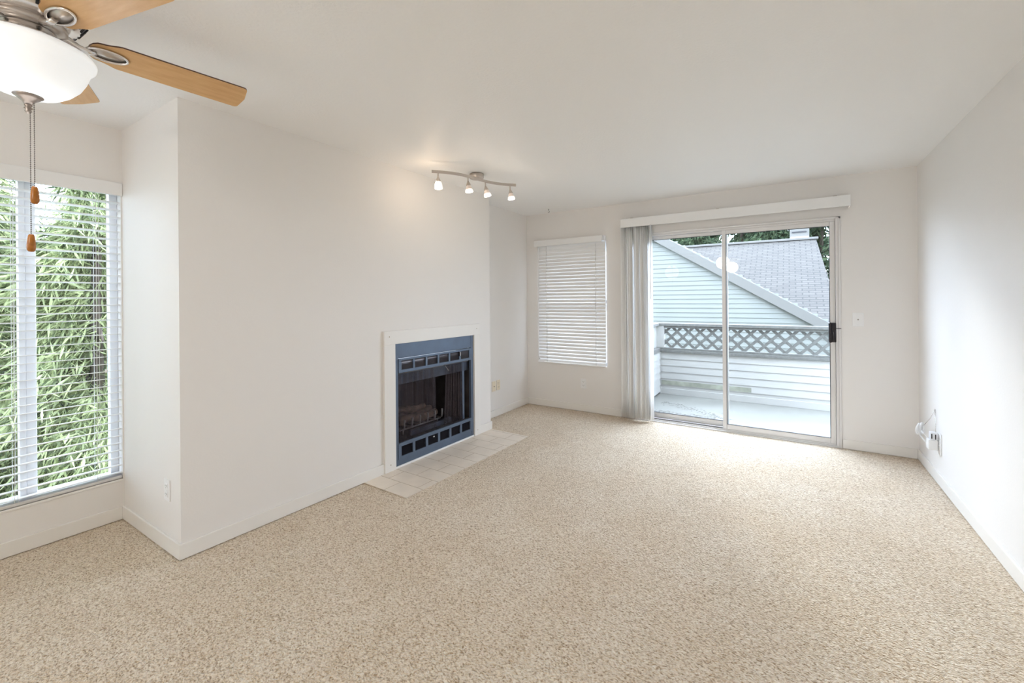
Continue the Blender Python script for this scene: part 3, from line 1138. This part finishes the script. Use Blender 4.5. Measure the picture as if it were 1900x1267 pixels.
for i, t in enumerate((0.06, 0.385, 0.63, 0.935)):
    p = barpt(t)
    top = Vector((p.x, p.y, BZ - 0.011))
    st = MB().tube([top + Vector((0, 0, 0.004)), top - Vector((0, 0, 0.030))], 0.0052, 10).build('head_stem', 'nickel', tl_)
    piv = top - Vector((0, 0, 0.030))
    ta, tb = tilts[i]
    R = Matrix.Rotation(-ta, 4, 'Y') @ Matrix.Rotation(tb, 4, 'X')
    MB().lathe([(0.006, 0.004), (0.008, -0.004), (0.019, -0.030), (0.020, -0.036), (0.0, -0.036)], tuple(piv), 20, mx=R).build(
        'socket_cup', 'nickel', tl_)
    # bell shade: frosted upper part, bright lower rim
    if i == 0:
        prof = [(0.015, -0.034), (0.022, -0.040), (0.029, -0.062), (0.032, -0.082), (0.031, -0.092), (0.024, -0.094), (0.0, -0.093)]
        MB().lathe(prof, tuple(piv), 24, mx=R).build('glass_shade', 'shade_lit', tl_)
    else:
        prof = [(0.015, -0.034), (0.0195, -0.040), (0.024, -0.056), (0.027, -0.066), (0.025, -0.066), (0.021, -0.055), (0.014, -0.036)]
        sh = MB().lathe(prof, tuple(piv), 24, mx=R, cap=False).build('glass_shade', 'shade_top', tl_)
        prof = [(0.0265, -0.065), (0.031, -0.078), (0.032, -0.088), (0.028, -0.0885), (0.022, -0.082), (0.0, -0.080)]
        MB().lathe(prof, tuple(piv), 24, mx=R).build('glowing_rim', 'shade_lit', sh)
    ld = bpy.data.lights.new('track_bulb', 'POINT')
    ld.energy = 0.55
    ld.color = (1.0, 0.86, 0.70)
    ld.shadow_soft_size = 0.02
    lo = bpy.data.objects.new('track_bulb', ld)
    COL.objects.link(lo)
    lo.location = piv + (R @ Vector((0, 0, -0.115)))
    if i == 0:
        # the first head also throws a warm spill up on the ceiling
        ld2 = bpy.data.lights.new('track_bulb', 'POINT')
        ld2.energy = 0.6
        ld2.color = (1.0, 0.74, 0.50)
        ld2.shadow_soft_size = 0.01
        lo2 = bpy.data.objects.new('track_bulb', ld2)
        COL.objects.link(lo2)
        lo2.location = piv + Vector((-0.045, -0.03, -0.05))

# ------------------------------------------------------------------ ceiling fan
FX, FY, FZ = -2.087, 0.343, 2.254
fan = empty('ceiling_fan', (FX, FY, H), 'brushed nickel ceiling fan with maple blades and a white glass bowl light', 'ceiling fan')
MB().lathe([(0.0, H - 0.0005), (0.075, H - 0.0005), (0.080, H - 0.012), (0.072, H - 0.030), (0.045, H - 0.040), (0.0, H - 0.040)],
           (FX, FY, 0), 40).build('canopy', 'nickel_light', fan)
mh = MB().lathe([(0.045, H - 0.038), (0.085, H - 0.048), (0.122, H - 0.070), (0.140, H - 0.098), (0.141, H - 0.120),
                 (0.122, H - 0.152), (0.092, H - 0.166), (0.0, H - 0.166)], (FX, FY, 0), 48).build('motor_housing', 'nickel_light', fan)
vt = MB()
for k in range(30):
    a = 2 * PI * k / 30
    R = Matrix.Translation((FX, FY, 0)) @ Matrix.Rotation(a, 4, 'Z') @ Matrix.Translation((0.1315, 0, H - 0.136)) @ Matrix.Rotation(0.54, 4, 'Y')
    vt.box(-0.004, 0.004, -0.0035, 0.0035, -0.017, 0.017, mx=R)
vt.build('vent_slots', 'gasket', mh)
MB().lathe([(0.0, 2.276), (0.090, 2.276), (0.094, 2.272), (0.094, 2.260), (0.086, 2.254), (0.0, 2.254)], (FX, FY, 0), 48).build(
    'flywheel', 'nickel', fan)
MB().lathe([(0.0, 2.256), (0.066, 2.254), (0.070, 2.244), (0.072, 2.232), (0.100, 2.220), (0.118, 2.212), (0.120, 2.200),
            (0.0, 2.200)], (FX, FY, 0), 48).build('switch_housing', 'nickel_light', fan)
# bowl: alabaster glass bell with a flared, softly scalloped rim
bo = MB()
n = 72
prof = [(0.118, 2.204), (0.140, 2.199), (0.157, 2.190), (0.165, 2.178), (0.163, 2.168), (0.152, 2.157), (0.146, 2.142), (0.139, 2.120),
        (0.125, 2.092), (0.103, 2.066), (0.076, 2.046), (0.046, 2.037), (0.020, 2.034), (0.0, 2.034)]
bo.lathe(prof, (FX, FY, 0), n)
bo.build('glass_bowl', 'bowl', fan)
MB().lathe([(0.0, 2.040), (0.034, 2.038), (0.036, 2.034), (0.026, 2.026), (0.014, 2.016), (0.010, 2.008), (0.0, 2.007)],
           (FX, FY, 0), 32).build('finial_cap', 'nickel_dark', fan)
fi = MB()
fi.lathe([(0.008, 2.008), (0.010, 2.004), (0.006, 1.999), (0.011, 1.995), (0.006, 1.990), (0.009, 1.985), (0.004, 1.979), (0.0, 1.977)],
         (FX, FY, 0), 20)
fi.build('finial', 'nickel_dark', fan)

TH0 = 1.4684
BL_R, BL_W, BL_P = 0.6375, 0.066, 0.30


def blade(k, th, z0, droop=0.0):
    ca, sa = math.cos(th), math.sin(th)
    R = Matrix.Translation((FX, FY, z0)) @ Matrix.Rotation(th, 4, 'Z') @ Matrix.Rotation(droop, 4, 'Y') @ Matrix.Rotation(-BL_P, 4, 'X')
    # outline (x along the blade, y across)
    r0, r1 = 0.140, BL_R
    out = []
    w0, w1 = 0.045, BL_W
    for i in range(9):            # rounded root
        a = PI / 2 + PI * i / 8
        out.append((r0 + 0.035 + 0.035 * math.cos(a), w0 * math.sin(a)))
    for i in range(1, 6):
        t = i / 6
        out.append((r0 + 0.035 + 0.06 * t, -(w0 + (w1 * 0.93 - w0) * (3 * t * t - 2 * t ** 3))))
    cr = 0.016
    out.append((r1 - cr - 0.012, -w1))
    for i in range(5):
        a = -PI / 2 + PI / 2 * i / 4
        out.append((r1 - cr - 0.006 + cr * math.cos(a), -w1 + cr + cr * math.sin(a)))
    out.append((r1 + 0.002, 0))
    for i in range(5):
        a = PI / 2 * i / 4
        out.append((r1 - cr - 0.006 + cr * math.cos(a), w1 - cr + cr * math.sin(a)))
    out.append((r1 - cr - 0.012, w1))
    for i in range(5, 0, -1):
        t = i / 6
        out.append((r0 + 0.035 + 0.06 * t, (w0 + (w1 * 0.93 - w0) * (3 * t * t - 2 * t ** 3))))
    m_ = MB(R)
    m_.prism(out, 0.006, 'z', -0.003)
    o = m_.build('fan_blade', ['maple', 'blade_edge'], fan)
    for p in o.data.polygons:
        nz = p.normal.dot(Vector((R[0][2], R[1][2], R[2][2])))
        p.material_index = 0 if abs(nz) > 0.8 else 1
    # blade iron: arm from the flywheel and an open oval holder
    b = MB(R)
    b.tube([(0.075, 0, 0.014), (0.095, 0, 0.004), (0.118, 0, -0.010), (0.140, 0, -0.014), (0.162, 0, -0.009)],
           [0.016, 0.013, 0.011, 0.010, 0.009], 10)
    oval = [(0.192 + 0.056 * math.cos(2 * PI * i / 24), 0.027 * math.sin(2 * PI * i / 24), -0.007) for i in range(24)]
    b.tube(oval, 0.0045, 8, closed=True)
    io = b.build('blade_iron', 'nickel_light', fan)
    d = MB(R)
    d.lathe([(0.0, -0.0030), (1.0, -0.0032), (1.0, -0.0045), (0.0, -0.012)], (0, 0, 0), 28,
            mx=Matrix.Translation((0.192, 0, 0)) @ Matrix.Diagonal((0.054, 0.025, 1, 1)))
    d.build('iron_plate', 'nickel', io)


offs = {0: 0.0, 1: 0.0, -1: 0.0, 2: 0.0, -2: 0.0}
for k in (0, 1, -1, 2, -2):
    blade(k, TH0 - k * math.radians(72) + offs[k], FZ)

# pull chains
def chain(px, py, ztop, zfob, label_long):
    c = MB()
    z = ztop
    c.tube([(px, py, ztop), (px, py, zfob + 0.03)], 0.0006, 5)
    while z > zfob + 0.033:
        c.ball((px, py, z), 0.0019, 6)
        z -= 0.0062
    return c.build('pull_chain', 'chain', fan)


def fob(px, py, z, ch):
    MB().lathe([(r_ * 0.9, z + h * 0.84) for r_, h in ((0.0, 0.038), (0.0060, 0.0375), (0.0085, 0.031), (0.0102, 0.018), (0.0117, 0.003),
                (0.0122, -0.012), (0.0110, -0.023), (0.0070, -0.029), (0.0, -0.030))], (px, py, 0), 20).build('chain_fob', 'fob', ch)


rt = Vector((0.842, 0.539, 0))      # sideways across the view from the camera
pa = Vector((FX, FY, 0)) + rt * 0.006
pb = Vector((FX, FY, 0)) + rt * 0.019
cha = chain(pa.x, pa.y, 1.985, 1.552, True)
fob(pa.x, pa.y, 1.552, cha)
chb = chain(pb.x, pb.y, 2.010, 1.708, False)
fob(pb.x, pb.y, 1.708, chb)

fl = bpy.data.lights.new('fan_bulb', 'POINT')
fl.energy = 1.3
fl.color = (0.95, 0.98, 1.0)
fl.shadow_soft_size = 0.14
flo = bpy.data.objects.new('fan_bulb', fl)
COL.objects.link(flo)
flo.location = (FX, FY, 1.90)

# ------------------------------------------------------------------ unseen lamps added behind the camera to fill the room with light
for i, (lx, ly) in enumerate(((-1.3, -1.3), (-1.3, -3.3))):
    t = empty('fill_lamp', (lx, ly, H), 'round flush glass lamp added behind the camera as fill light, %s' %
              ('nearer the fan' if i == 0 else 'nearer the added window'), 'light', 'added fill lamps')
    MB().lathe([(0.0, H - 0.0005), (0.19, H - 0.0005), (0.20, H - 0.012), (0.19, H - 0.025), (0.0, H - 0.025)], (lx, ly, 0), 40).build(
        'lamp_base', 'nickel', t)
    MB().lathe([(0.185, H - 0.025), (0.17, H - 0.06), (0.12, H - 0.09), (0.05, H - 0.103), (0.0, H - 0.105)], (lx, ly, 0), 40).build(
        'lamp_shade', 'dome', t)
    ld = bpy.data.lights.new('fill_lamp_bulb', 'POINT')
    ld.energy = 25
    ld.color = (1.0, 0.96, 0.90)
    ld.shadow_soft_size = 0.15
    lo = bpy.data.objects.new('fill_lamp_bulb', ld)
    COL.objects.link(lo)
    lo.location = (lx, ly, H - 0.27)

# ------------------------------------------------------------------ balcony
BY = 6.5
struct('floor_balcony', MB().box(-1.68, 2.0, YD + 0.13, BY + 0.12, -0.16, -0.03), 'deck')
random.seed(21)
db = MB()
for i in range(260):
    a = random.random()
    x = -1.40 + 0.75 * a + random.gauss(0, 0.05)
    y = 5.95 - 0.45 * a + random.gauss(0, 0.05) if random.random() < 0.6 else 5.45 + random.gauss(0, 0.03)
    an = random.uniform(0, PI)
    l_ = random.uniform(0.008, 0.025)
    dx, dy = math.cos(an) * l_, math.sin(an) * l_
    db.face([(x - dx, y - dy, -0.028), (x + dy * 0.4, y - dx * 0.4, -0.024), (x + dx, y + dy, -0.027), (x - dy * 0.4, y + dx * 0.4, -0.025)])
M['debris'] = mat('dry_needles', (0.28, 0.27, 0.25), 0.9)
o = db.build('leaf_litter', 'debris')
tag(o, 'scattered dry needles lying on the pale balcony floor', 'debris', kind='stuff')


def siding(mb, x0, x1, y, z0, z1, lap, d=0.012, axis='y'):
    z = z0
    while z < z1 - 1e-4:
        zt_ = min(z + lap, z1)
        if axis == 'y':
            mb.prism([(y - d, z), (y + 0.02, z), (y + 0.02, zt_), (y - 0.002, zt_)], x1 - x0, 'x', x0)
        else:
            mb.prism([(x0 + d, z), (x0 - 0.02, z), (x0 - 0.02, zt_), (x0 + 0.002, zt_)], x1, 'y', y)
        z = zt_


kw = MB()
siding(kw, -1.62, 2.0, BY, 0.10, 0.575, 0.095)
kw.box(-1.62, 2.0, BY + 0.02, BY + 0.10, -0.03, 0.575)
kw.box(-1.62, 2.0, BY - 0.02, BY + 0.02, -0.03, 0.055, 0.003)
kw.box(-1.62, 2.0, BY - 0.002, BY + 0.02, 0.05, 0.10)
struct('wall_balcony_outer', kw, 'siding')
ks = MB()
siding(ks, -1.60, BY - (YD + T) - 0.02, YD + T, 0.0, 0.575, 0.095, axis='x')
ks.box(-1.70, -1.62, YD + T, BY + 0.10, -0.03, 0.575)
ks.box(-1.60, -1.585, BY - 0.035, BY - 0.02, -0.03, 0.575)
struct('wall_balcony_side', ks, 'siding')
# stained band of algae on the lowest board
M['algae'] = mat('algae_stained_siding', (0.27, 0.275, 0.22), 0.8, var=0.35, vscale=9)
struct('trim_1', MB().prism([(BY - 0.0135, 0.105), (BY - 0.0125, 0.105), (BY - 0.006, 0.165), (BY - 0.007, 0.165)], 1.15, 'x', -1.58), 'algae')

rl = empty('balcony_railing', (0.2, BY + 0.04, 0.575), 'weathered grey wood lattice railing on top of the balcony wall', 'railing')
MB().box(-1.70, 2.0, BY - 0.035, BY + 0.115, 0.575, 0.612, 0.004).box(-1.70, 2.0, BY - 0.01, BY + 0.09, 0.612, 0.640, 0.004).build('bottom_rail', 'greywood', rl)
MB().box(-1.70, 2.0, BY - 0.02, BY + 0.10, 0.955, 0.994, 0.004).box(-1.70, 2.0, BY + 0.0, BY + 0.02, 0.925, 0.955, 0.002).build('top_rail', 'greywood', rl)
MB().box(-1.66, -1.54, BY - 0.01, BY + 0.09, 0.64, 0.955, 0.004).build('railing_post', 'siding', rl)
la = MB()
pz0, pz1 = 0.640, 0.955
hh_ = pz1 - pz0
wz = 0.036
yc = BY + 0.04
for sgn, yy in ((1, yc - 0.009), (-1, yc + 0.001)):
    s0 = -2.4
    while s0 < 2.4:
        # strip at 45 degrees clipped to the rail band
        a = [(s0, pz0), (s0 + wz * 1.414, pz0), (s0 + wz * 1.414 + sgn * hh_, pz1), (s0 + sgn * hh_, pz1)]
        if max(p[0] for p in a) > -1.56 and min(p[0] for p in a) < 2.0:
            la.prism(a, 0.008, 'y', yy)
        s0 += 0.155
for px_c, nx_c in ((-1.56, -1), (2.0, 1)):
    bmesh.ops.bisect_plane(la.bm, geom=la.bm.verts[:] + la.bm.edges[:] + la.bm.faces[:], plane_co=(px_c, 0, 0), plane_no=(nx_c, 0, 0),
                           clear_outer=True)
la.build('lattice_panel', 'greywood', rl)
# side rail of the balcony
rs = empty('balcony_railing', (-1.66, 5.7, 0.575), 'pale wood railing along the left side of the balcony', 'railing')
MB().box(-1.71, -1.585, YD + T, BY - 0.036, 0.575, 0.64, 0.004).build('bottom_rail', 'rake', rs)
MB().box(-1.70, -1.60, YD + T, BY - 0.021, 0.955, 0.994, 0.004).build('top_rail', 'rake', rs)
MB().box(-1.665, -1.640, YD + T, BY - 0.036, 0.64, 0.955).build('infill_panel', 'siding', rs)

# ------------------------------------------------------------------ neighbouring house
nh = empty('neighbour_house', (-1.0, 10.0, -2.8), 'pale blue sided house with grey shingle roof seen beyond the balcony', 'house')
GY = 9.0
# rake line on the plane y=GY : (-2.014,2.487) -> (0.57,0.882)
sl_k = (0.905 - 2.487) / (0.53 + 2.014)


def rz(x): return 2.487 + sl_k * (x + 2.014)


gw = MB()
z = -2.8
lap = 0.088
px_, pz_ = -2.35, rz(-2.35)
while z < pz_:
    zt_ = z + lap
    zm = min(zt_, pz_)
    # right extent follows the rake, left goes to the far slope mirrored about the peak
    xr_lo = min(2.6, (z - 2.487) / sl_k - 2.014)
    xl = 2 * px_ - xr_lo
    gw.prism([(GY - 0.014, z), (GY + 0.02, z), (GY + 0.02, zm), (GY - 0.002, zm)], xr_lo - xl, 'x', xl)
    z = zt_
gw.build('gable_wall', 'siding_house', nh)
rb = MB()
th_ = 0.15
for sgn in (1, -1):
    def X(x): return x if sgn > 0 else 2 * px_ - x
    xa, xb = px_, 2.75
    za, zb2 = rz(xa), rz(xb)
    rb.prism([(X(xa), za + 0.03), (X(xb), zb2 + 0.03), (X(xb), zb2 - th_), (X(xa), za - th_)], 0.05, 'y', GY - 0.10)
rb.build('rake_board', 'rake', nh)
sf = MB()
sf.prism([(px_, rz(px_) - 0.02), (2.75, rz(2.75) - 0.02), (2.75, rz(2.75) - 0.06), (px_, rz(px_) - 0.06)], 0.10, 'y', GY - 0.05)
sf.build('soffit', 'rake', nh)


def roof_obj(name, quad, parent):
    """shingled plane with its own local axes so that the rows follow the slope"""
    a, b_, c_, d_ = [Vector(q) for q in quad]
    ex = (b_ - a).normalized()
    nrm = ex.cross(d_ - a).normalized()
    ey = nrm.cross(ex)
    mx = Matrix((ex, ey, nrm)).transposed().to_4x4()
    mx.translation = a
    inv = mx.inverted()
    me = bpy.data.meshes.new(name)
    bm = bmesh.new()
    top = [bm.verts.new(inv @ p) for p in (a, b_, c_, d_)]
    bot = [bm.verts.new((inv @ p) + Vector((0, 0, -0.06))) for p in (a, b_, c_, d_)]
    bm.faces.new(top)
    bm.faces.new(bot[::-1])
    for i in range(4):
        bm.faces.new([top[i], bot[i], bot[(i + 1) % 4], top[(i + 1) % 4]])
    bmesh.ops.recalc_face_normals(bm, faces=bm.faces)
    bm.to_mesh(me)
    bm.free()
    me.materials.append(M['shingle'])
    o = bpy.data.objects.new(name, me)
    COL.objects.link(o)
    o.parent = parent
    o.matrix_local = Matrix.Translation(-parent.location) @ mx
    return o


xe = 2.8
roof_obj('gable_roof', [(xe, GY - 0.09, rz(xe) + 0.03), (xe, 14.0, rz(xe) + 0.03), (px_, 14.0, rz(px_) + 0.03), (px_, GY - 0.09, rz(px_) + 0.03)], nh)
xq = 2 * px_ - xe
roof_obj('gable_roof', [(xq, 14.0, rz(xe) + 0.03), (xq, GY - 0.09, rz(xe) + 0.03), (px_, GY - 0.09, rz(px_) + 0.03), (px_, 14.0, rz(px_) + 0.03)], nh)
# main roof behind: ridge on y=14
RY = 14.0
rx0, rx1 = -9.0, 0.60
rzg = 2.90
roof_obj('main_roof', [(rx0, 9.6, 0.35), (rx1 + 0.32, 9.6, 0.35), (rx1, RY, rzg), (rx0, RY, rzg)], nh)
roof_obj('main_roof', [(rx1, 18.4, 0.35), (rx0, 18.4, 0.35), (rx0, RY, rzg), (rx1, RY, rzg)], nh)
MB().box(rx0, rx1 + 0.05, RY - 0.08, RY + 0.08, rzg - 0.02, rzg + 0.04, 0.01).build('ridge_cap', 'rake', nh)
MB().box(rx0 + 0.3, rx1 - 0.1, 9.9, 18.1, -2.8, 0.35).build('house_body', 'siding_house', nh)
ch = MB()
ch.box(0.02, 0.46, RY + 0.10, RY + 0.55, 2.2, 3.24, 0.01)
c_ = ch.build('chimney', 'rake', nh)
MB().box(0.07, 0.40, RY + 0.085, RY + 0.105, 3.10, 3.135).build('chimney_slot', 'gasket', c_)
MB().box(0.04, 0.44, RY + 0.06, RY + 0.12, 2.86, 2.99, 0.01).build('chimney_flashing', 'white', c_)

struct('ground', MB().box(-60, 60, -60, 80, -3.0, -2.8), 'ground')


# ------------------------------------------------------------------ trees
def spray_mesh(name, seed, n_br, spread, z0, z1, blades, droop, bl, bw, mt):
    """drooping conifer-like crown: branches that arch out and hang, covered with thin blades"""
    rnd = random.Random(seed)
    verts, faces = [], []
    for b in range(n_br):
        zz = z0 + (z1 - z0) * ((b + rnd.random()) / n_br)
        rel = (zz - z0) / (z1 - z0)
        L_ = spread * (1.05 - 0.75 * rel) * rnd.uniform(0.7, 1.1)
        az = rnd.uniform(0, 2 * PI)
        pz = 0.0
        for k in range(blades):
            t = rnd.random() ** 0.7
            r = L_ * t
            sidew = rnd.gauss(0, 0.10 * L_ + 0.04) * (0.4 + t)
            dz = 0.25 * L_ * t - droop * L_ * t * t + rnd.gauss(0, 0.06 + 0.05 * L_) - abs(rnd.gauss(0, 0.12)) * t
            cx = r * math.cos(az) - sidew * math.sin(az)
            cy = r * math.sin(az) + sidew * math.cos(az)
            c = Vector((cx, cy, zz + dz))
            d = Vector((math.cos(az) * 0.7 + rnd.gauss(0, 0.5), math.sin(az) * 0.7 + rnd.gauss(0, 0.5), -0.75 + rnd.gauss(0, 0.45))).normalized()
            l_ = bl * rnd.uniform(0.5, 1.3)
            w_ = bw * rnd.uniform(0.6, 1.3)
            s_ = d.cross(Vector((rnd.gauss(0, 1), rnd.gauss(0, 1), rnd.gauss(0, 1)))).normalized() * w_
            i0 = len(verts)
            verts += [c - s_ * 0.4, c + d * l_ * 0.5 - s_, c + d * l_, c + d * l_ * 0.5 + s_]
            faces.append((i0, i0 + 1, i0 + 2, i0 + 3))
    me = bpy.data.meshes.new(name)
    me.from_pydata([tuple(v) for v in verts], [], faces)
    me.materials.append(M[mt])
    return me


def trunk_mesh(z0, z1, r):
    mb = MB()
    n = 8
    mb.tube([(0.03 * math.sin(i * 1.3), 0.03 * math.cos(i * 1.7), z0 + (z1 - z0) * i / n) for i in range(n + 1)],
            [r * (1 - 0.85 * i / n) for i in range(n + 1)], 8)
    for i in range(10):
        z = z0 + (z1 - z0) * (0.25 + 0.07 * i)
        a = i * 2.4
        l_ = 0.9 * (1 - 0.07 * i)
        mb.tube([(0, 0, z), (l_ * 0.5 * math.cos(a), l_ * 0.5 * math.sin(a), z + 0.15), (l_ * math.cos(a), l_ * math.sin(a), z + 0.05)],
                [r * 0.3, r * 0.2, r * 0.08], 5)
    me = bpy.data.meshes.new('trunk')
    bm = mb.bm
    bm.to_mesh(me)
    bm.free()
    me.materials.append(M['bark'])
    return me


near_a = spray_mesh('foliage', 5, 80, 1.4, 0.4, 6.8, 720, 0.9, 0.21, 0.010, 'leaf')
near_b = spray_mesh('foliage', 9, 80, 1.3, 0.3, 6.4, 720, 0.8, 0.19, 0.0095, 'leaf')
far_a = spray_mesh('foliage', 15, 60, 2.6, 2.0, 9.5, 300, 0.6, 0.34, 0.045, 'leaf_far')
far_b = spray_mesh('foliage', 17, 60, 2.9, 2.0, 8.4, 300, 0.5, 0.34, 0.05, 'leaf_far')
tr_n = trunk_mesh(0, 6.2, 0.11)
tr_f = trunk_mesh(0, 8.6, 0.2)


def tree(loc, fol, trk, rot, sc, label, group, name='conifer_tree'):
    r = empty(name, loc, label, 'tree', group)
    r.rotation_euler = (0, 0, rot)
    r.scale = (sc, sc, sc)
    for nm, me in (('foliage', fol), ('trunk', trk)):
        o = bpy.data.objects.new(nm, me)
        COL.objects.link(o)
        o.parent = r
    return r


G1 = 'conifers outside the left window'
tree((-6.4, 1.55, -2.8), near_a, tr_n, 0.4, 1.0, 'light green drooping conifer outside the left window, nearest the chimney wall', G1)
tree((-6.9, 0.55, -2.8), near_b, tr_n, 2.0, 1.05, 'light green drooping conifer outside the left window, behind the fan chains', G1)
tree((-6.2, -1.3, -2.8), near_a, tr_n, 3.3, 1.0, 'light green drooping conifer outside the left window, beyond the photo edge', G1)
tree((-8.6, 2.3, -2.8), near_b, tr_n, 5.0, 1.1, 'light green drooping conifer standing farthest back outside the left window', G1)
tree((-8.8, -0.2, -2.8), near_a, tr_n, 1.2, 1.05, 'light green drooping conifer standing in the back row outside the left window', G1)
G2 = 'trees beyond the neighbour roof'
for i, (x, y, s_, rt_, me) in enumerate(((-11.0, 25, 1.1, 0.3, far_a), (-8.0, 22.5, 1.0, 1.4, far_b), (-5.6, 27, 1.12, 2.2, far_a),
                                     (-3.9, 22.5, 1.02, 0.9, far_b), (-2.2, 27.5, 1.15, 3.1, far_a), (-0.6, 22.5, 1.0, 4.2, far_b),
                                     (1.4, 27, 1.12, 5.2, far_a), (3.0, 22.5, 1.05, 5.2, far_b), (5.4, 27, 1.1, 1.0, far_a))):
    tree((x, y, -2.8), me, tr_f, rt_, s_, 'dark green tree beyond the grey shingle roof', G2, 'evergreen_tree')
